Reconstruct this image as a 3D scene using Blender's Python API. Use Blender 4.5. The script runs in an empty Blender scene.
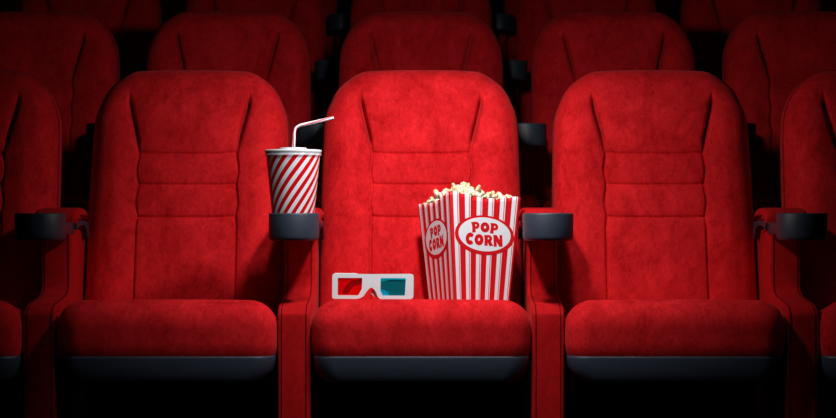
import bpy, bmesh, math, random
import numpy as np
from mathutils import Vector, Matrix
from mathutils.geometry import tessellate_polygon

random.seed(7)
sc = bpy.context.scene
COL = sc.collection
PI = math.pi
R = math.radians

# ------------------------------------------------------------------ camera, world, light, exposure
EYE = 0.62            # camera height = armrest height of the front row
P = 0.56              # seat pitch
ROW = 0.90            # distance between rows
STEP = 0.237          # rise between rows

cam_d = bpy.data.cameras.new('camera')
cam = bpy.data.objects.new('camera', cam_d)
COL.objects.link(cam)
cam.location = (0, 0, EYE)
cam.rotation_euler = (R(90), 0, 0)
cam_d.sensor_width = 36
cam_d.lens = 1918 / 836 * 36
cam_d.shift_x = -0.0036
cam_d.clip_end = 60
cam_d.dof.use_dof = True
cam_d.dof.focus_distance = 4.35
cam_d.dof.aperture_fstop = 4.5
sc.camera = cam

w = bpy.data.worlds.new('dark hall')
sc.world = w
w.use_nodes = True
w.node_tree.nodes['Background'].inputs[0].default_value = (0.30, 0.36, 0.50, 1)
w.node_tree.nodes['Background'].inputs[1].default_value = 0.012


def spot(name, loc, aim, energy, angle, blend, radius, color=(1, 1, 1)):
    l = bpy.data.lights.new(name, 'SPOT')
    l.energy = energy
    l.spot_size = R(angle)
    l.spot_blend = blend
    l.shadow_soft_size = radius
    l.color = color
    o = bpy.data.objects.new(name, l)
    COL.objects.link(o)
    o.location = loc
    o.rotation_euler = (Vector(aim) - Vector(loc)).to_track_quat('-Z', 'Y').to_euler()
    return o


spot('key_spotlight', (0.03, 3.95, 1.14), (0.05, 4.56, 0.62), 22.5, 152, 1.0, 0.04, (1.0, 0.985, 0.975))
spot('front_fill', (0.05, 3.30, 1.85), (0.0, 4.28, 0.46), 50, 54, 1.0, 0.08, (1.0, 1.0, 1.0))  # added fill that brightens cup, box and cushion tops; no fixture of the hall

sc.view_settings.view_transform = 'Standard'
sc.view_settings.look = 'None'
sc.view_settings.gamma = 1
sc.view_settings.exposure = -0.12
sc.view_settings.use_curve_mapping = False


# ------------------------------------------------------------------ helpers
def new_mat(name):
    m = bpy.data.materials.new(name)
    m.use_nodes = True
    nt = m.node_tree
    return m, nt, nt.nodes['Principled BSDF']


def N(nt, typ, **kw):
    n = nt.nodes.new(typ)
    for k, v in kw.items():
        setattr(n, k, v)
    return n


def plain(name, col, rough=0.5, metal=0.0, bump=0.0, bscale=300, spec=0.5):
    m, nt, b = new_mat(name)
    b.inputs['Base Color'].default_value = (*col, 1)
    b.inputs['Roughness'].default_value = rough
    b.inputs['Metallic'].default_value = metal
    b.inputs['Specular IOR Level'].default_value = spec
    if bump:
        tc = N(nt, 'ShaderNodeTexCoord')
        no = N(nt, 'ShaderNodeTexNoise')
        no.inputs['Scale'].default_value = bscale
        no.inputs['Detail'].default_value = 3
        bp = N(nt, 'ShaderNodeBump')
        bp.inputs['Strength'].default_value = bump
        bp.inputs['Distance'].default_value = 0.001
        nt.links.new(tc.outputs['Object'], no.inputs['Vector'])
        nt.links.new(no.outputs['Fac'], bp.inputs['Height'])
        nt.links.new(bp.outputs['Normal'], b.inputs['Normal'])
    return m


def velvet(name, dark, light, rough=0.85, sheen=0.25, scale=1.0, fine=0.35, weave=False):
    """brushed pile: soft blotches and short strokes where the nap is turned"""
    m, nt, b = new_mat(name)
    L = nt.links.new
    tc = N(nt, 'ShaderNodeTexCoord')
    oi = N(nt, 'ShaderNodeObjectInfo')
    off = N(nt, 'ShaderNodeVectorMath', operation='SCALE')
    off.inputs[0].default_value = (13.7, 7.3, 9.1)
    L(oi.outputs['Random'], off.inputs['Scale'])
    add = N(nt, 'ShaderNodeVectorMath', operation='ADD')
    L(tc.outputs['Object'], add.inputs[0])
    L(off.outputs[0], add.inputs[1])
    mp = N(nt, 'ShaderNodeMapping')
    mp.inputs['Scale'].default_value = (1.0, 1.0, 0.62)
    L(add.outputs[0], mp.inputs['Vector'])
    n1 = N(nt, 'ShaderNodeTexNoise')
    n1.inputs['Scale'].default_value = 14 * scale
    n1.inputs['Detail'].default_value = 8
    n1.inputs['Roughness'].default_value = 0.68
    n1.inputs['Distortion'].default_value = 0.6
    L(mp.outputs[0], n1.inputs['Vector'])
    n2 = N(nt, 'ShaderNodeTexNoise')
    n2.inputs['Scale'].default_value = 75 * scale
    n2.inputs['Detail'].default_value = 6
    n2.inputs['Roughness'].default_value = 0.7
    n2.inputs['Distortion'].default_value = 1.2
    L(mp.outputs[0], n2.inputs['Vector'])
    mx = N(nt, 'ShaderNodeMix', data_type='FLOAT')
    mx.inputs[0].default_value = fine
    L(n1.outputs['Fac'], mx.inputs[2])
    L(n2.outputs['Fac'], mx.inputs[3])
    cr = N(nt, 'ShaderNodeValToRGB')
    cr.color_ramp.elements[0].position = 0.36
    cr.color_ramp.elements[0].color = (*dark, 1)
    cr.color_ramp.elements[1].position = 0.62
    cr.color_ramp.elements[1].color = (*light, 1)
    hi = cr.color_ramp.elements.new(0.80)
    hi.color = (min(light[0] * 1.08, 0.95), light[1] * 3.5, light[2] * 3.2, 1)
    L(mx.outputs[0], cr.inputs[0])
    L(cr.outputs[0], b.inputs['Base Color'])
    b.inputs['Roughness'].default_value = rough
    b.inputs['Specular IOR Level'].default_value = 0.08
    b.inputs['Sheen Weight'].default_value = sheen
    b.inputs['Sheen Roughness'].default_value = 0.45
    b.inputs['Sheen Tint'].default_value = (1.0, 0.12, 0.12, 1)
    n3 = N(nt, 'ShaderNodeTexNoise')
    n3.inputs['Scale'].default_value = 900
    n3.inputs['Detail'].default_value = 2
    if weave:
        m3 = N(nt, 'ShaderNodeMapping')
        m3.inputs['Scale'].default_value = (0.25, 1, 1)
        L(tc.outputs['Object'], m3.inputs['Vector'])
        L(m3.outputs[0], n3.inputs['Vector'])
    else:
        L(tc.outputs['Object'], n3.inputs['Vector'])
    ad = N(nt, 'ShaderNodeMath', operation='MULTIPLY_ADD')
    ad.inputs[1].default_value = 2.0
    L(mx.outputs[0], ad.inputs[0])
    L(n3.outputs['Fac'], ad.inputs[2])
    bp = N(nt, 'ShaderNodeBump')
    bp.inputs['Strength'].default_value = 0.35
    bp.inputs['Distance'].default_value = 0.0012
    L(ad.outputs[0], bp.inputs['Height'])
    L(bp.outputs['Normal'], b.inputs['Normal'])
    return m


def mesh_obj(name, verts, faces, mat, parent=None, smooth=True, uvs=None, angle=None):
    me = bpy.data.meshes.new(name)
    me.from_pydata([tuple(v) for v in verts], [], faces)
    me.materials.append(mat)
    if uvs is not None:
        uvl = me.uv_layers.new(name='UVMap')
        for lp in me.loops:
            uvl.data[lp.index].uv = uvs[lp.vertex_index]
    bm = bmesh.new()
    bm.from_mesh(me)
    bmesh.ops.recalc_face_normals(bm, faces=bm.faces)
    bm.to_mesh(me)
    bm.free()
    if smooth:
        me.shade_smooth()
    if angle:
        me.set_sharp_from_angle(angle=R(angle))
    o = bpy.data.objects.new(name, me)
    COL.objects.link(o)
    if parent:
        o.parent = parent
    return o


def empty(name, loc, label, cat, group=None, rot=(0, 0, 0)):
    o = bpy.data.objects.new(name, None)
    o.empty_display_size = 0.05
    COL.objects.link(o)
    o.location = loc
    o.rotation_euler = rot
    tag(o, label, cat, group)
    return o


def tag(o, label, cat, group=None):
    o['label'] = label
    o['category'] = cat
    if group:
        o['group'] = group


def copy_tree(o, parent=None):
    c = o.copy()
    COL.objects.link(c)
    c.parent = parent
    for ch in list(o.children):
        copy_tree(ch, c)
    return c


def smoothstep(a, b, x):
    t = np.clip((x - a) / (b - a), 0, 1)
    return t * t * (3 - 2 * t)


def loft(rings, cap=True):
    """rings: list of equal-length lists of points"""
    n = len(rings[0])
    v = [p for r in rings for p in r]
    f = []
    for i in range(len(rings) - 1):
        for j in range(n):
            k = (j + 1) % n
            f.append((i * n + j, i * n + k, (i + 1) * n + k, (i + 1) * n + j))
    if cap:
        f.append(tuple(range(n - 1, -1, -1)))
        f.append(tuple(range((len(rings) - 1) * n, len(rings) * n)))
    return v, f


def lathe(prof, n=64, center=(0, 0, 0)):
    """closed profile of (r, z): a ring-shaped or closed solid of revolution"""
    v, f = [], []
    m = len(prof)
    for j in range(n):
        a = 2 * PI * j / n
        for r, z in prof:
            v.append((center[0] + r * math.cos(a), center[1] + r * math.sin(a), center[2] + z))
    for j in range(n):
        k = (j + 1) % n
        for i in range(m - 1):
            if prof[i][0] < 1e-6 and prof[i + 1][0] < 1e-6:
                continue
            f.append((j * m + i, k * m + i, k * m + i + 1, j * m + i + 1))
    return v, f


def clean(o, dist=1e-5):
    bm = bmesh.new()
    bm.from_mesh(o.data)
    bmesh.ops.remove_doubles(bm, verts=bm.verts, dist=dist)
    bmesh.ops.recalc_face_normals(bm, faces=bm.faces)
    bm.to_mesh(o.data)
    bm.free()


def tube(path, r, n=12, cap=True):
    path = [Vector(p) for p in path]
    rings = []
    up = Vector((0, 1, 0))
    for i, p in enumerate(path):
        t = (path[min(i + 1, len(path) - 1)] - path[max(i - 1, 0)]).normalized()
        a = t.cross(up)
        if a.length < 1e-4:
            a = t.cross(Vector((1, 0, 0)))
        a.normalize()
        b = t.cross(a).normalized()
        rr = r[i] if isinstance(r, (list, tuple)) else r
        rings.append([p + rr * (math.cos(2 * PI * k / n) * a + math.sin(2 * PI * k / n) * b) for k in range(n)])
    return loft(rings, cap)


def smooth_path(pts, n=60):
    """Catmull-Rom resample"""
    pts = [np.array(p, float) for p in pts]
    out = []
    m = len(pts)
    per = max(2, n // (m - 1))
    for i in range(m - 1):
        p0, p1, p2, p3 = pts[max(i - 1, 0)], pts[i], pts[i + 1], pts[min(i + 2, m - 1)]
        for k in range(per):
            t = k / per
            out.append(0.5 * ((2 * p1) + (-p0 + p2) * t + (2 * p0 - 5 * p1 + 4 * p2 - p3) * t * t
                              + (-p0 + 3 * p1 - 3 * p2 + p3) * t ** 3))
    out.append(pts[-1])
    return out


def prism(profile, hw, bevel, x0=0.0):
    """profile of (y, z) points extruded along X with rounded long edges; rings stacked along X"""
    pr = np.array(profile, float)
    nxt, prv = np.roll(pr, -1, 0), np.roll(pr, 1, 0)
    e1 = pr - prv
    e2 = nxt - pr
    e1 /= np.linalg.norm(e1, axis=1)[:, None] + 1e-9
    e2 /= np.linalg.norm(e2, axis=1)[:, None] + 1e-9
    t = e1 + e2
    t /= np.linalg.norm(t, axis=1)[:, None] + 1e-9
    nrm = np.stack([t[:, 1], -t[:, 0]], 1)
    area = 0.5 * np.sum(pr[:, 0] * nxt[:, 1] - nxt[:, 0] * pr[:, 1])
    if area < 0:
        nrm = -nrm
    rings = []
    K = 5
    for k in range(K + 1):
        a = PI / 2 * k / K
        ins, dx = bevel * (1 - math.sin(a)), bevel * (1 - math.cos(a))
        q = pr - nrm * ins
        rings.append([(x0 - hw + dx, y, z) for y, z in q])
    for k in range(K, -1, -1):
        a = PI / 2 * k / K
        ins, dx = bevel * (1 - math.sin(a)), bevel * (1 - math.cos(a))
        q = pr - nrm * ins
        rings.append([(x0 + hw - dx, y, z) for y, z in q])
    return loft(rings)


def rrect(hx, hy, r, cx=0, cy=0, k=8):
    pts = []
    for sx, sy, a0 in ((1, 1, 0), (-1, 1, 90), (-1, -1, 180), (1, -1, 270)):
        for i in range(k + 1):
            a = R(a0 + 90 * i / k)
            pts.append((cx + sx * (hx - r) + r * math.cos(a), cy + sy * (hy - r) + r * math.sin(a)))
    return pts


# ------------------------------------------------------------------ materials
M_VEL = velvet('red velvet upholstery', (0.44, 0.0030, 0.0055), (0.86, 0.018, 0.024), fine=0.45)
M_VEL2 = velvet('red woven upholstery', (0.40, 0.0035, 0.0055), (0.62, 0.009, 0.012), weave=True, scale=2.2, fine=0.5, sheen=0.15)
M_PIPE = plain('dark red piping', (0.10, 0.002, 0.004), 0.8, spec=0.1)
M_PLASTIC = plain('slate grey moulded plastic', (0.036, 0.046, 0.070), 0.40, bump=0.5, bscale=900)
M_PLASTIC_S = plain('slate grey smooth plastic', (0.036, 0.046, 0.070), 0.30)
M_SHELL = plain('dark back shell plastic', (0.016, 0.008, 0.011), 0.6)
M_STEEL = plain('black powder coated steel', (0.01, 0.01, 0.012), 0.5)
M_CARPET = plain('near black carpet', (0.010, 0.006, 0.008), 1.0, bump=1.0, bscale=500, spec=0.0)
M_WALL = plain('dark wall cloth', (0.010, 0.007, 0.009), 1.0, bump=0.5, bscale=200, spec=0.0)
M_WHITE = plain('white plastic', (0.90, 0.92, 0.96), 0.28)
M_CLEAR, nt, b = new_mat('clear plastic')
b.inputs['Base Color'].default_value = (0.75, 0.78, 0.84, 1)
b.inputs['Roughness'].default_value = 0.15
b.inputs['Alpha'].default_value = 0.38
M_LID = plain('white lid plastic', (0.78, 0.80, 0.84), 0.25)


def filter_mat(name, col):
    m = bpy.data.materials.new(name)
    m.use_nodes = True
    nt = m.node_tree
    nt.nodes.clear()
    out = N(nt, 'ShaderNodeOutputMaterial')
    tr = N(nt, 'ShaderNodeBsdfTransparent')
    tr.inputs[0].default_value = (*col, 1)
    gl = N(nt, 'ShaderNodeBsdfGlossy')
    gl.inputs['Roughness'].default_value = 0.08
    df = N(nt, 'ShaderNodeBsdfDiffuse')
    df.inputs[0].default_value = (col[0], col[1] * 0.5, col[2] * 0.5, 1)
    m1 = N(nt, 'ShaderNodeMixShader')
    m1.inputs[0].default_value = 0.22
    m2 = N(nt, 'ShaderNodeMixShader')
    m2.inputs[0].default_value = 0.06
    nt.links.new(tr.outputs[0], m1.inputs[1])
    nt.links.new(df.outputs[0], m1.inputs[2])
    nt.links.new(m1.outputs[0], m2.inputs[1])
    nt.links.new(gl.outputs[0], m2.inputs[2])
    nt.links.new(m2.outputs[0], out.inputs[0])
    return m


M_RED_LENS = filter_mat('red film', (1.0, 0.02, 0.01))
M_CYAN_LENS = filter_mat('cyan film', (0.02, 0.85, 0.95))

RED_INK = (0.72, 0.004, 0.010)
WHITE_INK = (0.86, 0.89, 0.94)


def stripe_mat(name, n_per, segs, skew=0.0, rough=0.35, red=RED_INK, white=WHITE_INK):
    """segs: list of (position in period, is_red)"""
    m, nt, b = new_mat(name)
    L = nt.links.new
    uv = N(nt, 'ShaderNodeUVMap')
    sp = N(nt, 'ShaderNodeSeparateXYZ')
    L(uv.outputs[0], sp.inputs[0])
    ma = N(nt, 'ShaderNodeMath', operation='MULTIPLY_ADD')
    ma.inputs[1].default_value = skew
    L(sp.outputs[1], ma.inputs[0])
    mu = N(nt, 'ShaderNodeMath', operation='MULTIPLY')
    mu.inputs[1].default_value = n_per
    L(sp.outputs[0], mu.inputs[0])
    L(mu.outputs[0], ma.inputs[2])
    fr = N(nt, 'ShaderNodeMath', operation='FRACT')
    L(ma.outputs[0], fr.inputs[0])
    cr = N(nt, 'ShaderNodeValToRGB')
    cr.color_ramp.interpolation = 'CONSTANT'
    el = cr.color_ramp.elements
    el[0].position = segs[0][0]
    el[0].color = (*(red if segs[0][1] else white), 1)
    el[1].position = segs[1][0]
    el[1].color = (*(red if segs[1][1] else white), 1)
    for p, k in segs[2:]:
        e = el.new(p)
        e.color = (*(red if k else white), 1)
    L(fr.outputs[0], cr.inputs[0])
    L(cr.outputs[0], b.inputs['Base Color'])
    b.inputs['Roughness'].default_value = rough
    return m


M_BOX = stripe_mat('striped popcorn carton', 6, [(0.0, 1), (0.25, 0), (0.58, 1), (0.645, 0), (0.72, 1)], rough=0.45)
M_CUP = stripe_mat('striped paper cup', 16, [(0.0, 1), (0.52, 0)], skew=-6.4, rough=0.25)
M_STRAW = stripe_mat('striped straw', 3, [(0.0, 1), (0.42, 0)], skew=1.0, rough=0.3, red=(0.80, 0.10, 0.12))
M_INK_R = plain('red print', RED_INK, 0.45)
M_INK_W = plain('white print', WHITE_INK, 0.45)

# popcorn: white flakes with butter yellow hulls
M_CORN, nt, b = new_mat('popcorn')
tc = N(nt, 'ShaderNodeTexCoord')
no = N(nt, 'ShaderNodeTexNoise')
no.inputs['Scale'].default_value = 95
no.inputs['Detail'].default_value = 3
cr = N(nt, 'ShaderNodeValToRGB')
cr.color_ramp.elements[0].position = 0.40
cr.color_ramp.elements[0].color = (0.74, 0.55, 0.22, 1)
cr.color_ramp.elements[1].position = 0.56
cr.color_ramp.elements[1].color = (0.88, 0.85, 0.74, 1)
nt.links.new(tc.outputs['Object'], no.inputs['Vector'])
nt.links.new(no.outputs['Fac'], cr.inputs[0])
nt.links.new(cr.outputs[0], b.inputs['Base Color'])
b.inputs['Roughness'].default_value = 0.7
b.inputs['Subsurface Weight'].default_value = 0.0

# ------------------------------------------------------------------ the hall: stepped floor and rear wall
NROW = 5
prof = [(1.2, -0.5), (1.2, 0.0)]
for k in range(1, NROW):
    yy = 4.95 + (k - 1) * ROW
    prof += [(yy, (k - 1) * STEP), (yy, k * STEP)]
YB = 4.95 + (NROW - 1) * ROW + 0.9
prof += [(YB, (NROW - 1) * STEP), (YB, -0.5)]
v, f = [], []
HX = 4.2
for x in (-HX, HX):
    v += [(x, y, z) for y, z in prof]
n = len(prof)
for i in range(n):
    j = (i + 1) % n
    f.append((i, j, n + j, n + i))
f.append(tuple(range(n)))
f.append(tuple(range(2 * n - 1, n - 1, -1)))
o = mesh_obj('floor', v, f, M_CARPET, smooth=False)
o['kind'] = 'structure'


def box_obj(name, lo, hi, mat, parent=None):
    v = [(x, y, z) for x in (lo[0], hi[0]) for y in (lo[1], hi[1]) for z in (lo[2], hi[2])]
    f = [(0, 1, 3, 2), (4, 6, 7, 5), (0, 4, 5, 1), (2, 3, 7, 6), (0, 2, 6, 4), (1, 5, 7, 3)]
    return mesh_obj(name, v, f, mat, parent, smooth=False)


for nm, lo, hi in (('wall_back', (-HX, YB, -0.5), (HX, YB + 0.1, 4.0)),
                   ('wall_left', (-HX - 0.1, 1.2, -0.5), (-HX, YB + 0.1, 4.0)),
                   ('wall_right', (HX, 1.2, -0.5), (HX + 0.1, YB + 0.1, 4.0))):
    o = box_obj(nm, lo, hi, M_WALL)
    o['kind'] = 'structure'

# ------------------------------------------------------------------ cinema seat (local origin: floor under front edge centre, y = 0 at depth 4.18)
Y0 = 4.18
E = EYE


def zr(z):            # height relative to the eye -> height above the row's floor
    return z + E


# outline of the backrest as half width against height
OUT = np.array([(-0.300, 0.2300), (-0.28, 0.2390), (-0.25, 0.2418), (-0.17, 0.2418), (0.0, 0.2410), (0.12, 0.2385),
                (0.21, 0.2350), (0.258, 0.221), (0.299, 0.197), (0.333, 0.150)])


def outline_polyline():
    pts = []
    right = smooth_path([(w_, z_) for z_, w_ in OUT] + [(0.105, 0.3395), (0.05, 0.3412), (0.0, 0.3415)], 240)
    for p in right:
        pts.append((p[0], p[1]))
    left = [(-x, z) for x, z in reversed(pts[:-1])]
    return np.array(pts + left)          # open at the bottom


POLY = outline_polyline()


def seg_dist(px, pz, poly, closed=False):
    d = np.full(px.shape, 1e9)
    n = len(poly)
    for i in range(n if closed else n - 1):
        a, b_ = poly[i], poly[(i + 1) % n]
        ab = b_ - a
        l2 = ab @ ab + 1e-12
        t = np.clip(((px - a[0]) * ab[0] + (pz - a[1]) * ab[1]) / l2, 0, 1)
        dd = np.hypot(px - a[0] - t * ab[0], pz - a[1] - t * ab[1])
        d = np.minimum(d, dd)
    return d


SLOPE = 0.245         # recline
YBACK = 4.572 - Y0    # front surface of the backrest at eye height


def back_plane(z):    # z relative to eye
    return YBACK + SLOPE * z


def groove_depth(x, z):
    """how far the front surface is pulled in by the stitched creases"""
    ax = np.abs(x)
    # vertical crease on each side
    def cx(zz):
        top = smoothstep(0.13, 0.285, zz)
        wig = 0.0022 * np.cos((zz - 0.0945) / 0.0765 * 2 * PI) * smoothstep(-0.06, -0.01, zz) * (1 - smoothstep(0.138, 0.16, zz))
        return 0.1195 + 0.026 * top + wig
    c = cx(z)
    dx = ax - c
    fade = 1 - smoothstep(0.245, 0.292, z)
    fade_b = smoothstep(-0.27, -0.2, z) * 0.55 + 0.45
    g = np.zeros_like(x)
    wv = 0.0034
    depth = (0.012 + 0.020 * smoothstep(0.14, 0.2, z) * fade) * fade * fade_b
    # inner side plunges softly, outer side (bolster) is steeper
    inner = np.where(dx < 0, np.exp(-(np.abs(dx) / 0.017)), np.exp(-(np.abs(dx) / 0.012)))
    up_ = smoothstep(0.13, 0.17, z) * fade
    g += depth * 0.42 * inner
    # the seam itself: a narrow slit, widest half way up the V
    wv = 0.0022 + 0.0020 * up_
    g += (0.010 + 0.022 * up_) * fade * fade_b * np.exp(-(np.abs(dx / wv)) ** 1.6)
    # horizontal tufting lines
    for zl in (0.1325, 0.0575, -0.0205):
        e = 1 - smoothstep(-0.004, 0.003, dx)
        zz = zl + 0.0035 * (ax / 0.12) ** 6
        dz = z - zz
        g += e * (0.0045 * np.exp(-(dz / 0.0028) ** 2) + 0.0060 * np.exp(-np.abs(dz) / 0.013))
    # soft pull around the top of the crease
    return g


def build_back_cushion(parent):
    NU, NV = 250, 250
    zt = np.linspace(0, 1, NV)
    zs = -0.30 + (0.3385 + 0.30) * (1 - (1 - zt) ** 1.25) if False else None
    # rows: bottom evenly, top rows bunched along the rounded shoulders
    zs = np.concatenate([np.linspace(-0.30, 0.24, 190, endpoint=False), 0.24 + (0.3415 - 0.24) * np.sin(np.linspace(0, PI / 2, NV - 190))])
    right = POLY[:len(POLY) // 2 + 1]
    hw = np.interp(zs, right[:, 1], right[:, 0])
    hw[-1] = 0.0
    uu = np.linspace(-1, 1, 4001)
    den = 1 + 2.2 * np.exp(-((np.abs(uu) - 0.55) / 0.10) ** 2) + 0.8 * np.exp(-((np.abs(uu) - 1) / 0.12) ** 2)
    cum = np.concatenate([[0], np.cumsum((den[1:] + den[:-1]) / 2)])
    u = np.interp(np.linspace(0, cum[-1], NU), cum, uu)
    X = hw[:, None] * u[None, :]
    Z = np.repeat(zs[:, None], NU, 1)
    # replace near-top rows by blends so that the top edge follows the crown
    T0 = 0.27
    ztop = np.interp(np.abs(X), right[::-1, 0], right[::-1, 1])
    d = seg_dist(X.ravel(), Z.ravel(), POLY).reshape(X.shape)
    d[:, 0] = 0
    d[:, -1] = 0
    d[-1, :] = 0
    Re, T = 0.040, 0.052
    q = np.clip(d / Re, 0, 1)
    prof_ = np.sqrt(np.clip(1 - (1 - q) ** 2, 0, 1))
    bulge = 0.012 * (1 - (X / 0.24) ** 2) * 0.0 + 0.010 * smoothstep(0, 0.12, d)
    # side bolsters a little proud of the centre panel
    bol = 0.012 * np.exp(-((np.abs(X) - 0.175) / 0.036) ** 2) * (1 - smoothstep(0.16, 0.28, Z))
    pill = 0.004 * np.cos(np.clip((Z - 0.23) / 0.09, -1, 1) * PI / 2)
    h = T * prof_ + bulge * prof_ + bol * prof_ + pill * prof_ - groove_depth(X, Z) * smoothstep(0.015, 0.05, d)
    Y = back_plane(Z) + 0.062 - h
    verts = [(X[i, j], Y[i, j], zr(Z[i, j])) for i in range(NV) for j in range(NU)]
    faces = []
    for i in range(NV - 1):
        for j in range(NU - 1):
            a = i * NU + j
            faces.append((a, a + 1, a + NU + 1, a + NU))
    # flat rear side
    nb = len(verts)
    # back of the cushion: rim loop to a closing polygon
    loop = [j for j in range(NU)] + [i * NU + NU - 1 for i in range(1, NV)] + [i * NU for i in range(NV - 2, 0, -1)]
    rear = []
    for k in loop:
        x, y, z = verts[k]
        verts.append((x * 0.996, back_plane(z - E) + 0.106, z))
        rear.append(len(verts) - 1)
    m = len(loop)
    for k in range(m):
        faces.append((loop[k], loop[(k + 1) % m], rear[(k + 1) % m], rear[k]))
    o = mesh_obj('backrest', verts, faces, M_VEL, parent)
    clean(o, 2e-5)
    return o


def build_back_shell(parent):
    # plastic shell behind the cushion, slightly larger than it so that its rim shows as a dark line
    pts = POLY[::4]
    rings = []
    cz = 0.0
    def ring(off, dy):
        c = np.array([0.0, 0.02])
        out = []
        for x, z in pts:
            sx = x * (1 + off / 0.24)
            sz = c[1] + (z - c[1]) * (1 + off / 0.32)
            out.append((sx, back_plane(sz) + dy, zr(sz)))
        return out
    for off, dy in ((-0.0015, 0.1065), (-0.0005, 0.1075), (-0.0005, 0.112), (-0.004, 0.120), (-0.016, 0.128), (-0.04, 0.132)):
        rings.append(ring(off, dy))
    v, f = loft(rings)
    o = mesh_obj('back_shell', v, f, M_SHELL, parent, angle=50)
    return o


def build_piping(parent, back):
    pts = []
    for x, z in POLY[20:-20:3]:
        n_ = math.hypot(x, z + 0.0)
        s = 1 - 0.0004 / 0.24
        pts.append((x * s, back_plane(z) + 0.060, zr(z - 0.0006 * (1 if z > 0.25 else 0))))
    v, f = tube(pts, 0.0016, 8)
    return mesh_obj('piping', v, f, M_PIPE, back)


def build_seat_cushion(parent):
    # rounded block from -0.322 to -0.199 relative to the eye, y from 0 to 0.40
    hx, y0, y1, z0, z1 = 0.2430, 0.0, 0.385, -0.322, -0.2010
    n = 40
    v, f = [], []
    # build a cube grid
    nx, ny, nz = 64, 44, 22
    idx = {}
    pts = []

    def add(i, j, k):
        key = (i, j, k)
        if key not in idx:
            idx[key] = len(pts)
            pts.append((i / nx, j / ny, k / nz))
        return idx[key]
    for i in range(nx):
        for j in range(ny):
            f.append((add(i, j, 0), add(i, j + 1, 0), add(i + 1, j + 1, 0), add(i + 1, j, 0)))
            f.append((add(i, j, nz), add(i + 1, j, nz), add(i + 1, j + 1, nz), add(i, j + 1, nz)))
    for i in range(nx):
        for k in range(nz):
            f.append((add(i, 0, k), add(i + 1, 0, k), add(i + 1, 0, k + 1), add(i, 0, k + 1)))
            f.append((add(i, ny, k), add(i, ny, k + 1), add(i + 1, ny, k + 1), add(i + 1, ny, k)))
    for j in range(ny):
        for k in range(nz):
            f.append((add(0, j, k), add(0, j, k + 1), add(0, j + 1, k + 1), add(0, j + 1, k)))
            f.append((add(nx, j, k), add(nx, j + 1, k), add(nx, j + 1, k + 1), add(nx, j, k + 1)))
    p = np.array(pts)
    # warp parameter so that samples gather near the edges
    def wp(t):
        return 0.5 - 0.5 * np.cos(PI * t)
    x = (wp(p[:, 0]) * 2 - 1) * hx
    y = y0 + wp(p[:, 1]) * (y1 - y0)
    z = z0 + wp(p[:, 2]) * (z1 - z0)
    rt, rb = 0.060, 0.010          # upper edges are much rounder than the lower ones
    zm = z0 + 0.045
    r = np.where(z > zm, rt, rb + (rt - rb) * smoothstep(z0, zm, z))
    # horizontal rounding of the plan corners
    rc = 0.055
    def round2(a, b_, ca, cb, r_):
        ia = np.clip(a, -(ca - r_), ca - r_)
        ib = np.clip(b_, -(cb - r_), cb - r_)
        da, db = a - ia, b_ - ib
        l = np.hypot(da, db)
        m_ = np.maximum(np.abs(da), np.abs(db))
        s = np.where(l > 1e-9, m_ / np.maximum(l, 1e-9), 1)
        return ia + da * s, ib + db * s
    yc, hy = (y0 + y1) / 2, (y1 - y0) / 2
    x, yy = round2(x, y - yc, hx, hy, rc)
    # vertical rounding: pull in horizontally near the top
    zz = np.clip((z - (z1 - rt)) / rt, 0, 1)
    edge_x = np.clip((np.abs(x) - (hx - rt)) / rt, 0, 1)
    edge_y = np.clip((np.abs(yy) - (hy - rt)) / rt, 0, 1)
    e = np.minimum(np.hypot(edge_x, edge_y), 1.0)
    # map the (e, zz) square to a quarter disc
    m_ = np.maximum(e, zz)
    l = np.hypot(e, zz)
    s = np.where(l > 1e-9, m_ / np.maximum(l, 1e-9), 1)
    e2, z2 = e * s, zz * s
    k = np.where(e > 1e-9, e2 / np.maximum(e, 1e-9), 1)
    x = np.sign(x) * np.where(np.abs(x) > hx - rt, (hx - rt) + (np.abs(x) - (hx - rt)) * k, np.abs(x))
    yy = np.sign(yy) * np.where(np.abs(yy) > hy - rt, (hy - rt) + (np.abs(yy) - (hy - rt)) * k, np.abs(yy))
    z = np.where(z > z1 - rt, (z1 - rt) + z2 * rt, z)
    # tuck in at the lower edge
    tb = np.clip((z0 + 0.03 - z) / 0.03, 0, 1)
    sc_ = 1 - 0.016 * tb ** 2
    x = x * sc_
    yy = (yy + hy) * (1 - 0 * tb) - hy
    yfront = np.where(yy < 0, yy + 0.005 * tb ** 2, yy)
    y = yc + yfront
    # crown: slightly fuller at the middle of the front, and the seat falls backwards
    hgt = (z - z0) / (z1 - z0)
    z = z + 0.003 * hgt * (1 - (x / hx) ** 2)
    z = z - np.clip(y - 0.05, 0, 1) * 0.20 * np.clip(hgt, 0, 1)
    verts = [(x[i], y[i], zr(z[i])) for i in range(len(x))]
    return mesh_obj('seat_cushion', verts, f, M_VEL, parent)


def seat_top(y_depth):
    """eye-relative height of the cushion crest at a depth (world y) in the front row, x near the middle"""
    return -0.1980 - max(0, (y_depth - Y0) - 0.05) * 0.20


def build_seat_base(parent):
    hx, hy, yc = 0.2410, 0.192, 0.1955
    rings = []
    for z, ins, r in ((-0.3220, 0.004, 0.050), (-0.3235, 0.0015, 0.050), (-0.328, 0.001, 0.050), (-0.342, 0.0025, 0.050), (-0.355, 0.006, 0.050),
                      (-0.366, 0.012, 0.050), (-0.374, 0.019, 0.046), (-0.379, 0.028, 0.040), (-0.381, 0.038, 0.032)):
        rings.append([(x, y, zr(z)) for x, y in rrect(hx - ins, hy - ins * 0.3, r, 0, yc)])
    v, f = loft(rings)
    return mesh_obj('seat_base', v, f, M_PLASTIC, parent, angle=60)


def build_hinge(parent, s):
    v, f = tube([(s * 0.215, 0.26, zr(-0.345)), (s * 0.2440, 0.26, zr(-0.345))], 0.016, 20)
    o = mesh_obj('hinge', v, f, M_STEEL, parent, angle=40)
    return o


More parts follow.
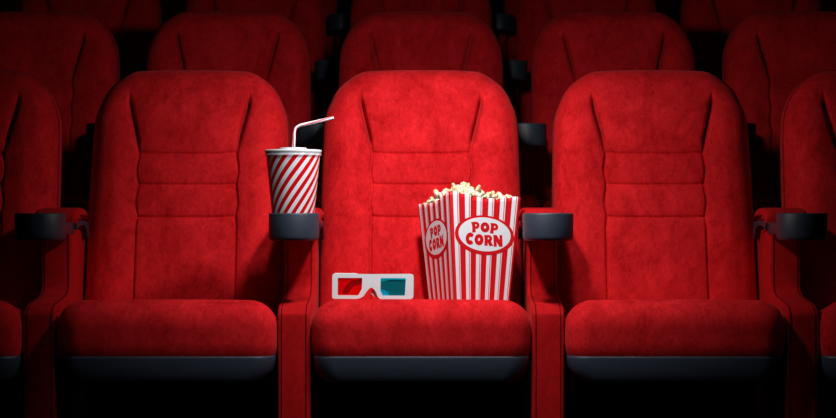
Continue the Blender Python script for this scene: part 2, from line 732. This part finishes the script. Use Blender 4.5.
def build_back_bracket(parent, s):
    v, f = tube([(s * 0.228, back_plane(-0.24) + 0.07, zr(-0.24)), (s * 0.2442, back_plane(-0.24) + 0.07, zr(-0.24))], 0.012, 16)
    return mesh_obj('back_pivot', v, f, M_STEEL, parent, angle=40)


def make_seat():
    t = empty('cinema_seat', (0, Y0, 0), '', 'seat', 'red velvet cinema seats')
    bk = build_back_cushion(t)
    build_back_shell(t)
    build_piping(t, bk)
    build_seat_cushion(t)
    build_seat_base(t)
    for s in (-1, 1):
        build_hinge(t, s)
        build_back_bracket(t, s)
    return t


# ------------------------------------------------------------------ armrest standard with cup holder (origin: floor, depth 4.22)
YA = 4.22
PW = 0.0355


def make_armrest():
    t = empty('armrest', (0, YA, 0), '', 'armrest', 'armrest standards between the cinema seats')
    # side profile of the upholstered panel, (y, z above row floor)
    fr = smooth_path([(0.0, 0.01), (0.0, 0.15), (0.0, 0.30), (0.0, zr(-0.245)), (0.006, zr(-0.226)), (0.03, zr(-0.213)),
                      (0.10, zr(-0.205)), (0.165, zr(-0.198)), (0.192, zr(-0.186)), (0.200, zr(-0.165)),
                      (0.200, zr(-0.12)), (0.200, zr(-0.06)), (0.200, zr(-0.044))], 96)
    prof = [tuple(p) for p in fr]
    prof += [(0.36, zr(-0.044)), (0.375, zr(-0.06)), (0.385, zr(-0.15)), (0.40, zr(-0.30)), (0.40, 0.01)]
    v, f = prism(prof, PW, 0.006)
    up = mesh_obj('side_panel', v, f, M_VEL2, t, angle=50)
    # seams along both front edges
    for s in (-1, 1):
        pts = [(s * (PW - 0.0085), p[0] - 0.0002 if i < 60 else p[0], p[1]) for i, p in enumerate(fr[2:-4])]
        # offset slightly outwards along the profile normal
        q = []
        for i, p in enumerate(pts):
            a = np.array(pts[max(i - 1, 0)][1:])
            b_ = np.array(pts[min(i + 1, len(pts) - 1)][1:])
            d = (b_ - a) / (np.linalg.norm(b_ - a) + 1e-9)
            q.append((p[0], p[1] - d[1] * 0.0002, p[2] + d[0] * 0.0002))
        v, f = tube(q, 0.0012, 6)
        mesh_obj('seam', v, f, M_PIPE, up)
    # padded top: fuller than the panel, rolled down at the front
    pr = smooth_path([(0.188, zr(-0.034)), (0.186, zr(-0.020)), (0.192, zr(-0.006)), (0.208, zr(0.0005)), (0.26, zr(0.003)), (0.31, zr(0.0015)),
                      (0.332, zr(-0.006)), (0.344, zr(-0.018)), (0.345, zr(-0.030))], 48)
    pr = [tuple(p) for p in pr] + [(0.32, zr(-0.031)), (0.29, zr(-0.027)), (0.24, zr(-0.027)), (0.21, zr(-0.031))]
    v, f = prism(pr, 0.0505, 0.014)
    mesh_obj('arm_pad', v, f, M_VEL2, t, angle=60)
    # grey trim strip under the pad, wide at its rear end
    pr = [(0.100, zr(-0.060)), (0.100, zr(-0.028)), (0.150, zr(-0.030)), (0.180, zr(-0.032)), (0.21, zr(-0.030)), (0.24, zr(-0.0265)), (0.28, zr(-0.0265)), (0.31, zr(-0.029)),
          (0.338, zr(-0.029)), (0.345, zr(-0.034)), (0.345, zr(-0.064)), (0.338, zr(-0.072)), (0.330, zr(-0.068)), (0.318, zr(-0.050)), (0.30, zr(-0.043)), (0.27, zr(-0.039)),
          (0.23, zr(-0.040)), (0.19, zr(-0.047)), (0.15, zr(-0.056))]
    pr = pr[::-1]
    v, f = prism([(y, z) for y, z in pr if y > 0.17], 0.0500, 0.003)
    tr = mesh_obj('trim_strip', v, f, M_PLASTIC_S, t, angle=50)
    ca = [(0.0535 * math.sin(a), 0.010 + 0.0535 * math.cos(a)) for a in np.linspace(-0.92, 0.92, 25)]
    plan = ca + [(0.0435, 0.10), (0.0435, 0.188), (-0.0435, 0.188), (-0.0435, 0.10)]
    v, f = loft([[(x * k_, y, zr(z_)) for x, y in plan] for z_, k_ in ((-0.058, 0.97), (-0.0565, 1.0), (-0.0325, 1.0), (-0.031, 0.97))])
    mesh_obj('holder_bracket', v, f, M_PLASTIC_S, t, angle=50)
    # cup holder ring with a floor
    ro, ri, zt, zb = 0.0555, 0.0510, zr(-0.009), zr(-0.070)
    pf = [(0, zb), (ro - 0.008, zb), (ro - 0.0045, zb + 0.0008), (ro - 0.0018, zb + 0.003), (ro - 0.0003, zb + 0.007), (ro, zb + 0.012), (ro + 0.0004, zt - 0.003),
          (ro - 0.0006, zt - 0.0008), (ro - 0.0020, zt), (ri + 0.001, zt), (ri, zt - 0.0015), (ri - 0.001, zb + 0.006), (ri - 0.006, zb + 0.004), (0, zb + 0.004)]
    v, f = lathe(pf, 72, (0, 0.010, 0))
    h = mesh_obj('cup_holder', v, f, M_PLASTIC, t, angle=50)
    clean(h)
    # floor foot
    v, f = loft([[(x, y, z) for x, y in rrect(hx, hy, 0.01, 0, 0.20)] for z, hx, hy in ((0.0, 0.046, 0.215), (0.008, 0.046, 0.215), (0.012, 0.042, 0.211))])
    mesh_obj('foot_plate', v, f, M_STEEL, t, angle=40)
    return t


SEAT_LABELS = {
    (0, -2): 'red velvet cinema seat in the front row, cut off by the left picture edge',
    (0, -1): 'red velvet cinema seat in the front row, left of the striped drink cup',
    (0, 0): 'brightly lit front row red velvet cinema seat carrying the popcorn box and 3D glasses',
    (0, 1): 'red velvet cinema seat in the front row, directly right of the popcorn box',
    (0, 2): 'red velvet cinema seat in the front row, cut off by the right picture edge',
    (1, -2): 'dark red cinema seat in the second row, at the left edge of the picture',
    (1, -1): 'red cinema seat in the second row, above and left of the drinking straw',
    (1, 0): 'red cinema seat in the second row, straight behind the popcorn seat',
    (1, 1): 'red cinema seat in the second row, second from the right',
    (1, 2): 'dim red cinema seat in the second row, at the right picture edge',
    (2, -2): 'very dark red cinema seat in the third row, furthest left',
    (2, -1): 'dark red cinema seat in the third row, second from the left at the top edge',
    (2, 0): 'dark red cinema seat in the third row, middle one at the top edge',
    (2, 1): 'dark red cinema seat in the third row, second from the right at the top edge',
    (2, 2): 'very dark red cinema seat in the third row, furthest right',
}
ORD = {3: 'fourth', 4: 'fifth'}
PLACE = {-3: 'furthest left', -2: 'far left', -1: 'left of the middle', 0: 'in the middle', 1: 'right of the middle', 2: 'far right', 3: 'furthest right'}
for r in (3, 4):
    for k in range(-3, 4):
        SEAT_LABELS[(r, k)] = 'almost black red cinema seat in the %s row, %s' % (ORD[r], PLACE[k])
ARM_LABELS = {
    (0, -1.5): 'front row armrest with empty grey cup holder at the far left',
    (0, -0.5): 'front row armrest whose grey cup holder carries the striped drink cup',
    (0, 0.5): 'front row armrest with empty grey cup holder beside the popcorn box',
    (0, 1.5): 'front row armrest with empty grey cup holder at the far right',
    (1, -1.5): 'second row dark armrest and cup holder in the far left gap between seats',
    (1, -0.5): 'second row armrest whose grey cup holder shows just behind the straw',
    (1, 0.5): 'second row armrest whose grey cup holder shows above and right of the popcorn box',
    (1, 1.5): 'second row dark armrest and cup holder in the far right gap between seats',
}
ORD2 = {2: 'third', 3: 'fourth', 4: 'fifth'}
AP = {-2.5: 'furthest left', -1.5: 'second gap left of the middle seat', -0.5: 'just left of the middle seat', 0.5: 'just right of the middle seat',
      1.5: 'second gap right of the middle seat', 2.5: 'furthest right'}
for r in (2, 3, 4):
    for k in AP:
        ARM_LABELS[(r, k)] = '%s row dark armrest with grey cup holder, %s' % (ORD2[r], AP[k])

SEATS = [(0, k) for k in range(-2, 3)] + [(1, k) for k in range(-2, 3)] + [(2, k) for k in range(-2, 3)] + [(3, k) for k in range(-3, 4)]
ARMS = [(0, k) for k in (-1.5, -0.5, 0.5, 1.5)] + [(1, k) for k in (-1.5, -0.5, 0.5, 1.5)] + \
       [(2, k) for k in (-1.5, -0.5, 0.5, 1.5)] + [(3, k) for k in (-2.5, -1.5, -0.5, 0.5, 1.5, 2.5)]

seat0 = make_seat()
arm0 = make_armrest()
for i, (r, k) in enumerate(SEATS):
    o = seat0 if i == 0 else copy_tree(seat0)
    o.location = (k * P, Y0 + r * ROW, r * STEP)
    o['label'] = SEAT_LABELS[(r, k)]
    o['group'] = 'red velvet cinema seats, %s row' % (['front', 'second', 'third', 'fourth', 'fifth'][r])
for i, (r, k) in enumerate(ARMS):
    o = arm0 if i == 0 else copy_tree(arm0)
    o.location = (k * P, YA + r * ROW, r * STEP)
    o['label'] = ARM_LABELS[(r, k)]
    o['group'] = 'armrests with cup holders, %s row' % (['front', 'second', 'third', 'fourth', 'fifth'][r])

# ------------------------------------------------------------------ drink cup in the left holder
CX, CY = -0.5 * P - 0.0020, YA + 0.010
CZ = E - 0.0655
cup = empty('drink_cup', (CX, CY, CZ), 'red and white diagonally striped paper cup with white lid, standing in the cup holder', 'cup')
H = 0.1895
r0, r1 = 0.0415, 0.0600
nn, mm = 96, 30
v, uv, f = [], [], []
for i in range(mm + 1):
    t = i / mm
    for j in range(nn + 1):
        a = 2 * PI * j / nn
        rr = r0 + (r1 - r0) * t
        v.append((rr * math.cos(a), rr * math.sin(a), H * t))
        uv.append((j / nn, t))
for i in range(mm):
    for j in range(nn):
        a = i * (nn + 1) + j
        f.append((a, a + 1, a + nn + 2, a + nn + 1))
o = mesh_obj('cup_body', v, f, M_CUP, cup, uvs=uv)
md = o.modifiers.new('Solidify', 'SOLIDIFY')
md.thickness = 0.0007
md.offset = -1
v, f = lathe([(0, 0.003), (0.0412, 0.003), (0.0414, 0.0), (0.0408, 0.0), (0.0405, 0.002), (0, 0.002)], 64)
o = mesh_obj('cup_bottom', v, f, M_LID, cup, angle=40)
clean(o)
# lid
zt = H
v, f = lathe([(0.0585, zt + 0.0015), (0.0606, zt + 0.0005), (0.0622, zt + 0.0008), (0.0628, zt + 0.0025), (0.0628, zt + 0.0046),
              (0.0618, zt + 0.0060), (0.0596, zt + 0.0064), (0.0575, zt + 0.0058), (0.0550, zt + 0.0046), (0.0320, zt + 0.0046), (0.0300, zt + 0.0054), (0.0300, zt + 0.0100), (0.0292, zt + 0.0110),
              (0.0050, zt + 0.0110), (0.0046, zt + 0.0110), (0.0046, zt + 0.0098), (0.0280, zt + 0.0098), (0.0288, zt + 0.0034), (0.0570, zt + 0.0032), (0.0585, zt + 0.0015)], 96)
o = mesh_obj('lid', v, f, M_LID, cup, angle=50)
clean(o)
v, f = lathe([(0.0606, zt + 0.0004), (0.0610, zt - 0.0045), (0.0622, zt - 0.0060), (0.0630, zt - 0.0060), (0.0632, zt - 0.0050), (0.0624, zt - 0.0044), (0.0616, zt + 0.0004), (0.0606, zt + 0.0004)], 96)
sk = mesh_obj('lid_skirt', v, f, M_CLEAR, o, angle=50)
clean(sk)
sk['label'] = 'clear plastic skirt of the lid'

# straw
st = empty('drinking_straw', (CX, CY, CZ + H + 0.012), 'bent red and white striped drinking straw stuck in the cup lid', 'straw')
bend = smooth_path([(0.0, 0, -0.12), (0.0, 0, -0.06), (0.001, 0, 0.0), (0.0020, 0, 0.022), (0.0030, 0, 0.035), (0.0065, 0, 0.0435), (0.0150, 0, 0.0485), (0.030, 0, 0.0520),
                    (0.055, 0, 0.0575), (0.0895, 0, 0.0655)], 90)
rr = []
for i, p in enumerate(bend):
    q = 0.00345
    if 0.036 < p[2] < 0.0487 and p[0] < 0.016:
        q += 0.0003 * math.cos(i * PI)
    rr.append(q)
n = 18
rings, uv = [], []
ln = 0
path = [Vector(p) for p in bend]
v = []
for i, p in enumerate(path):
    t = (path[min(i + 1, len(path) - 1)] - path[max(i - 1, 0)]).normalized()
    a = t.cross(Vector((0, 1, 0))).normalized()
    b_ = t.cross(a).normalized()
    if i:
        ln += (p - path[i - 1]).length
    for k in range(n + 1):
        an = 2 * PI * k / n
        v.append(p + rr[i] * (math.cos(an) * a + math.sin(an) * b_))
        uv.append((k / n, ln / 0.085))
f = []
for i in range(len(path) - 1):
    for k in range(n):
        a = i * (n + 1) + k
        f.append((a, a + 1, a + n + 2, a + n + 1))
o = mesh_obj('straw_tube', v, f, M_STRAW, st, uvs=uv)
md = o.modifiers.new('Solidify', 'SOLIDIFY')
md.thickness = 0.0005
md.offset = -1

# ------------------------------------------------------------------ popcorn box
YAW, TILT = R(24), math.atan(0.20)
BB, BT, BH = 0.0688, 0.0902, 0.252      # half sides at bottom and top, height
bx, by = 0.1105, 4.296 + 0.068 * (math.cos(YAW) + math.sin(YAW))
bz = E + seat_top(by) + 0.0008
box = empty('popcorn_box', (bx, by, bz), 'red and white striped popcorn box printed POP CORN, standing full on the middle seat', 'popcorn box')
box.rotation_euler = (Matrix.Rotation(-TILT, 3, 'X') @ Matrix.Rotation(YAW, 3, 'Z')).to_euler()

# wall of the carton: four panels with softly rounded folds, scalloped top
faces_dir = [((-1, -1), (1, 0)), ((1, -1), (0, 1)), ((1, 1), (-1, 0)), ((-1, 1), (0, -1))]
NUF, NVF = 96, 24


def top_height(u):
    """top edge along one panel, u in 0..1: high folds, lower middle, small scallops"""
    s = 0.5 * (1 - math.cos(2 * PI * u))
    base = 0.0 - 0.0105 * s ** 0.8
    sc6 = abs(math.sin(PI * (6 * u + 0.05)))
    return BH + base + 0.0038 * (sc6 ** 0.6 - 0.8)


v, uv = [], []
for fi, ((sx, sy), (dx, dy)) in enumerate(faces_dir):
    for i in range(NUF):
        u = i / NUF
        th = top_height(u)
        for j in range(NVF + 1):
            tz = j / NVF
            z = th * tz
            hs = BB + (BT - BB) * z / BH
            rad = 0.004
            x = sx * hs + dx * u * 2 * hs
            y = sy * hs + dy * u * 2 * hs
            # round the folds
            ex, ey = hs - rad, hs - rad
            cx_, cy_ = max(-ex, min(ex, x)), max(-ey, min(ey, y))
            l = math.hypot(x - cx_, y - cy_)
            if abs(x) > ex and abs(y) > ey and l > 0:
                x, y = cx_ + (x - cx_) * rad / l, cy_ + (y - cy_) * rad / l
            # the panel bellies slightly
            v.append((x, y, z))
            uv.append((fi + u, tz))
f = []
tot = 4 * NUF
for i in range(tot):
    k = (i + 1) % tot
    for j in range(NVF):
        f.append((i * (NVF + 1) + j, k * (NVF + 1) + j, k * (NVF + 1) + j + 1, i * (NVF + 1) + j + 1))
# seam of uv at the last column: duplicate
me_v = list(v)
base_col = len(me_v)
for j in range(NVF + 1):
    me_v.append(v[j])
    uv.append((4.0, j / NVF))
f = [tuple((q if not (idx >= (tot - 1) * NVF and q < NVF + 1) else base_col + q) for q in fc) for idx, fc in enumerate(f)]
carton = mesh_obj('carton', me_v, f, M_BOX, box, uvs=uv)
md = carton.modifiers.new('Solidify', 'SOLIDIFY')
md.thickness = 0.0008
md.offset = -1
v, f = loft([[(x, y, z) for x, y in rrect(BB - 0.0012, BB - 0.0012, 0.003)] for z in (0.0002, 0.0012)])
mesh_obj('carton_bottom', v, f, M_INK_W, box, smooth=False)


# lettering: chunky capitals, unit height
def arc(cx_, cy_, rx, ry, a0, a1, n=18):
    return [(cx_ + rx * math.cos(R(a0 + (a1 - a0) * i / n)), cy_ + ry * math.sin(R(a0 + (a1 - a0) * i / n))) for i in range(n + 1)]


GL = {
    'P': (0.82, [[(0.02, 0.0), (0.40, 0.03), (0.37, 0.33)] + arc(0.42, 0.665, 0.38, 0.335, -90, 90) + [(-0.03, 0.97), (0.06, 0.55)],
                 arc(0.44, 0.67, 0.075, 0.105, 0, 360)[:-1]]),
    'O': (0.92, [arc(0.46, 0.5, 0.46, 0.51, 0, 360, 36)[:-1], arc(0.46, 0.52, 0.105, 0.15, 0, 360)[:-1]]),
    'C': (0.84, [arc(0.46, 0.5, 0.46, 0.51, 42, 318, 30) + [(0.66, 0.36)] + arc(0.48, 0.5, 0.13, 0.15, 300, 60, 14) + [(0.66, 0.66)]]),
    'R': (0.90, [[(0.02, 0.0), (0.38, 0.03), (0.37, 0.30), (0.56, -0.02), (0.96, 0.05), (0.70, 0.40)] + arc(0.42, 0.68, 0.40, 0.32, -35, 90) + [(-0.03, 0.97), (0.05, 0.55)],
                 arc(0.44, 0.69, 0.075, 0.09, 0, 360)[:-1]]),
    'N': (0.94, [[(0.02, 0.0), (0.33, 0.02), (0.31, 0.40), (0.60, 0.0), (0.93, 0.02), (0.90, 1.0), (0.60, 0.98), (0.62, 0.58), (0.34, 0.98), (-0.02, 1.0)]]),
}


def lay(word, cx_, cy_, hgt, wsc, curve, heights=None):
    tot_ = sum(GL[c][0] for c in word) + 0.06 * (len(word) - 1)
    x = -tot_ / 2
    out = []
    for i, c in enumerate(word):
        wdt, loops = GL[c]
        mid = x + wdt / 2
        hs = heights[i] if heights else 1.0
        ang = -curve * mid
        dy = -abs(curve) * mid * mid * 0.5 * (1 if curve > 0 else -1)
        lo = []
        for lp in loops:
            q = []
            for px_, py_ in lp:
                ax_, ay_ = (px_ - wdt / 2), (py_ - 0.5) * hs
                rx_ = ax_ * math.cos(ang) - ay_ * math.sin(ang)
                ry_ = ax_ * math.sin(ang) + ay_ * math.cos(ang)
                q.append((cx_ + (mid + rx_) * hgt * wsc, cy_ + (dy + ry_) * hgt))
            lo.append(q)
        out.append(lo)
        x += wdt + 0.06
    return out


def panel_frame(fi, zc):
    (sx, sy), (dx, dy) = faces_dir[fi]
    nrm = Vector((dy, -dx, 0))
    hs = BB + (BT - BB) * zc / BH
    c = nrm * hs + Vector((0, 0, zc))
    upv = (nrm * (BT - BB) + Vector((0, 0, BH))).normalized()
    uvv = Vector((dx, dy, 0))
    nv = uvv.cross(upv).normalized()
    return c, uvv, upv, nv


def flat(name, loops_list, fi, off, mat, parent, zc=0.158):
    c, uu, up, nv = panel_frame(fi, zc)
    vs, fs = [], []
    for loops in loops_list:
        b0 = len(vs)
        polys = [[Vector((x, y, 0)) for x, y in lp] for lp in loops]
        for lp in loops:
            vs += [c + uu * x + up * y + nv * off for x, y in lp]
        for t_ in tessellate_polygon(polys):
            fs.append(tuple(b0 + q for q in t_))
    return mesh_obj(name, vs, fs, mat, parent, smooth=False)


for fi in (0, 3):
    wx = 1.0 if fi == 0 else 0.86
    ring = flat('oval_badge', [[arc(0, -0.0005, 0.0745 * wx, 0.0450, 0, 360, 72)[:-1]]], fi, 0.0005, M_INK_R, box)
    ring['label'] = 'red oval badge'
    flat('badge_face', [[arc(0.0, 0.0012, 0.0655 * wx, 0.0385, 0, 360, 72)[:-1]]], fi, 0.0008, M_INK_W, ring)
    lt = lay('POP', 0.0, 0.0172, 0.0245, 1.02 * wx, 0.10, (1.0, 0.92, 1.0)) + lay('CORN', -0.0010, -0.0120, 0.0262, 0.94 * wx, -0.035, (1.04, 0.95, 0.95, 1.04))
    flat('lettering', lt, fi, 0.0011, M_INK_R, ring)

# popcorn pieces
bpy.context.view_layer.update()
BM = Matrix.Translation(box.location) @ box.rotation_euler.to_matrix().to_4x4()


def popcorn_mesh(seed):
    rnd = random.Random(seed)
    bm = bmesh.new()
    bmesh.ops.create_icosphere(bm, subdivisions=4, radius=1)
    lobes = []
    nl = rnd.randint(4, 6)
    while len(lobes) < nl:
        d = Vector((rnd.gauss(0, 1), rnd.gauss(0, 1), rnd.gauss(0, 1))).normalized()
        if all(d.dot(q[0]) < 0.55 for q in lobes):
            lobes.append((d, rnd.uniform(0.75, 1.15), rnd.uniform(0.36, 0.52)))
    bumps = [(Vector((rnd.gauss(0, 1), rnd.gauss(0, 1), rnd.gauss(0, 1))).normalized(), rnd.uniform(0.06, 0.22)) for _ in range(30)]
    for vv in bm.verts:
        d = vv.co.normalized()
        s = 0.36
        mx_ = 0
        for q, amp, wd in lobes:
            an = math.acos(max(-1, min(1, d.dot(q))))
            mx_ = max(mx_, amp * 0.70 * math.exp(-(an / wd) ** 2.6))
        s += mx_
        for q, amp in bumps:
            an = math.acos(max(-1, min(1, d.dot(q))))
            s += amp * math.exp(-(an / 0.24) ** 2)
        vv.co = d * s * 0.0190
    me = bpy.data.meshes.new('popcorn_piece')
    bm.to_mesh(me)
    bm.free()
    me.materials.append(M_CORN)
    me.shade_smooth()
    return me


corn_meshes = [popcorn_mesh(s) for s in range(10)]
rnd = random.Random(11)
GROUP = 'popcorn pieces heaped in the striped box'


def heap(x, y):
    """local height of the heap over the box opening"""
    # highest behind the near fold and towards the middle, low at the right
    h = 0.037 * math.exp(-(((x + 0.012) / 0.050) ** 2 + ((y - 0.01) / 0.055) ** 2))
    h += 0.008 * math.exp(-(((x - 0.068) / 0.018) ** 2 + ((y + 0.03) / 0.05) ** 2))
    return BH - 0.008 + h


placed = []
tries = 0
LIM = BT - 0.0125
for layer in (0, 1):
    target = 75 if layer == 0 else 35
    cnt = 0
    tries = 0
    while cnt < target and tries < 6000:
        tries += 1
        x, y = rnd.uniform(-LIM, LIM), rnd.uniform(-LIM, LIM)
        z = heap(x, y) - (0.013 if layer == 1 else 0.0) + rnd.uniform(-0.002, 0.003)
        lim2 = BT - 0.0155 if layer == 0 else BT - 0.020
        if max(abs(x), abs(y)) > lim2:
            continue
        s = min(rnd.uniform(0.70, 1.05), (BT - 0.002 - (0.004 if layer else 0.0) - max(abs(x), abs(y))) / 0.0190)
        if any((Vector((x, y, z)) - q).length < 0.0165 * (s + s2) * 0.62 for q, s2 in placed):
            continue
        placed.append((Vector((x, y, z)), s))
        cnt += 1
for i, (p, s) in enumerate(placed):
    o = bpy.data.objects.new('popcorn_piece', corn_meshes[i % 10])
    COL.objects.link(o)
    o.location = BM @ p
    o.rotation_euler = (rnd.uniform(0, 6.3), rnd.uniform(0, 6.3), rnd.uniform(0, 6.3))
    o.scale = (s, s, s)
    tag(o, 'puffed white and butter yellow popcorn piece heaped in the striped box', 'popcorn', GROUP)

# ------------------------------------------------------------------ 3D glasses on the seat front
gy = 4.243
gz = E + seat_top(gy) + 0.0014
gl = empty('anaglyph_glasses', (-0.1065, gy, gz), 'white 3D glasses with red and cyan lenses, folded, standing on the middle seat', 'glasses')
gl.rotation_euler = (R(-4), 0, R(-6))
GW = 0.0905


def closed_smooth(pts, r=0.003, k=5):
    """round every corner of a closed polygon by radius r (or per-point radius)"""
    out = []
    n_ = len(pts)
    for i in range(n_):
        p = Vector(pts[i][:2])
        rr_ = pts[i][2] if len(pts[i]) > 2 else r
        a = Vector(pts[i - 1][:2])
        c = Vector(pts[(i + 1) % n_][:2])
        da, dc = (a - p), (c - p)
        la, lc = da.length, dc.length
        da.normalize()
        dc.normalize()
        t_ = min(rr_, la * 0.49, lc * 0.49)
        p1, p2 = p + da * t_, p + dc * t_
        for j in range(k + 1):
            s_ = j / k
            q = (1 - s_) ** 2 * p1 + 2 * s_ * (1 - s_) * p + s_ ** 2 * p2
            out.append((q.x, q.y))
    return out


outer = closed_smooth([(-GW, 0.0, .006), (-0.0330, 0.0, .006), (-0.0215, 0.0045, .006), (-0.0130, 0.0175, .006), (-0.0030, 0.0275, .008), (0.0065, 0.0175, .006), (0.0110, 0.0045, .005), (0.0170, 0.0, .006),
                       (GW, 0.0, .008), (GW, 0.0560, .008), (0.0, 0.0550, .004), (-GW, 0.0560, .006)], 0.004)
lensL = closed_smooth([(-0.0785, 0.0080), (-0.0320, 0.0080), (-0.0245, 0.0220), (-0.0235, 0.0465), (-0.0785, 0.0465)], 0.0022)
lensR = closed_smooth([(0.0215, 0.0080), (0.0715, 0.0080), (0.0735, 0.0465), (0.0175, 0.0465), (0.0170, 0.0180)], 0.0022)


def plate(name, outer_, holes, y0, y1, mat, parent, bevel=0.0):
    loops = [outer_] + holes
    vs, fs = [], []
    for y_ in (y0, y1):
        for lp in loops:
            vs += [(x, y_, z) for x, z in lp]
    tot_ = sum(len(l) for l in loops)
    tri = tessellate_polygon([[Vector((x, z, 0)) for x, z in lp] for lp in loops])
    for t_ in tri:
        fs.append(tuple(t_))
        fs.append(tuple(q + tot_ for q in reversed(t_)))
    b0 = 0
    for lp in loops:
        m_ = len(lp)
        for i in range(m_):
            j = (i + 1) % m_
            fs.append((b0 + i, b0 + j, b0 + j + tot_, b0 + i + tot_))
        b0 += m_
    o = mesh_obj(name, vs, fs, mat, parent, smooth=True, angle=35)
    if bevel:
        md = o.modifiers.new('Bevel', 'BEVEL')
        md.width = bevel
        md.segments = 3
        md.limit_method = 'ANGLE'
        md.angle_limit = R(50)
    return o


plate('frame', outer, [lensL, lensR], -0.0040, 0.0040, M_WHITE, gl, bevel=0.0018)


def grow(lp, d):
    cx_ = sum(p[0] for p in lp) / len(lp)
    cz_ = sum(p[1] for p in lp) / len(lp)
    return [(cx_ + (x - cx_) * (1 + d / 0.025), cz_ + (z - cz_) * (1 + d / 0.02)) for x, z in lp]


a = plate('lens', grow(lensL, -0.0001), [], -0.0004, 0.0004, M_RED_LENS, gl)
a['label'] = 'red film lens'
a = plate('lens', grow(lensR, -0.0001), [], -0.0004, 0.0004, M_CYAN_LENS, gl)
a['label'] = 'cyan film lens'


def temple(sgn, yoff, ztop, drop, ext=0.0):
    """folded earpiece: a flat strip running behind the front, its tip dipping in a hook"""
    x0 = sgn * (GW - 0.002)

    def X(t):
        return x0 - sgn * (t + (ext if t > 0.08 else 0))
    up = [(0, ztop), (0.05, ztop), (0.095, ztop - drop), (0.104, ztop - drop - 0.002)]
    lo = [(0.104, ztop - drop - 0.013), (0.09, ztop - drop - 0.011), (0.05, ztop - 0.011), (0, ztop - 0.012)]
    o = plate('temple', closed_smooth([(X(t), z) for t, z in up + lo], 0.004), [], yoff, yoff + 0.003, M_WHITE, gl, bevel=0.0008)
    zt_ = ztop - drop
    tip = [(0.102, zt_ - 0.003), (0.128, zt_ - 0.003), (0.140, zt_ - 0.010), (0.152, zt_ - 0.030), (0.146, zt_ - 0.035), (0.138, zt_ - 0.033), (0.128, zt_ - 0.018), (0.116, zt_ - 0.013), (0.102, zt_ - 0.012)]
    tp = plate('temple_hook', closed_smooth([(X(t), z) for t, z in tip], 0.005), [], yoff - 0.0002, yoff + 0.0032, M_STEEL, o, bevel=0.0008)  # hooked end of the temple, given a darker material than the arm
    tp['label'] = 'dark hooked end of the temple'
    v, f = loft([[(x0 - sgn * (0.004) + dx, y, z) for dx, z in rrect(0.004, 0.007, 0.002, 0, ztop - 0.008, 4)] for y in (0.0036, yoff + 0.0002)])
    mesh_obj('temple_hinge', v, f, M_WHITE, o, angle=40)


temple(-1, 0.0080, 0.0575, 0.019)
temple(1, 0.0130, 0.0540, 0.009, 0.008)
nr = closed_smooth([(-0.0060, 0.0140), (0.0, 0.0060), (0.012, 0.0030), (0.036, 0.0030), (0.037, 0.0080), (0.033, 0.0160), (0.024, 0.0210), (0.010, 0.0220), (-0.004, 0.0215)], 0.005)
plate('lit_spot_lobe', nr, [], 0.0045, 0.0070, M_WHITE, gl, bevel=0.0008)  # white lobe added to stand in for a lit spot behind the cyan lens
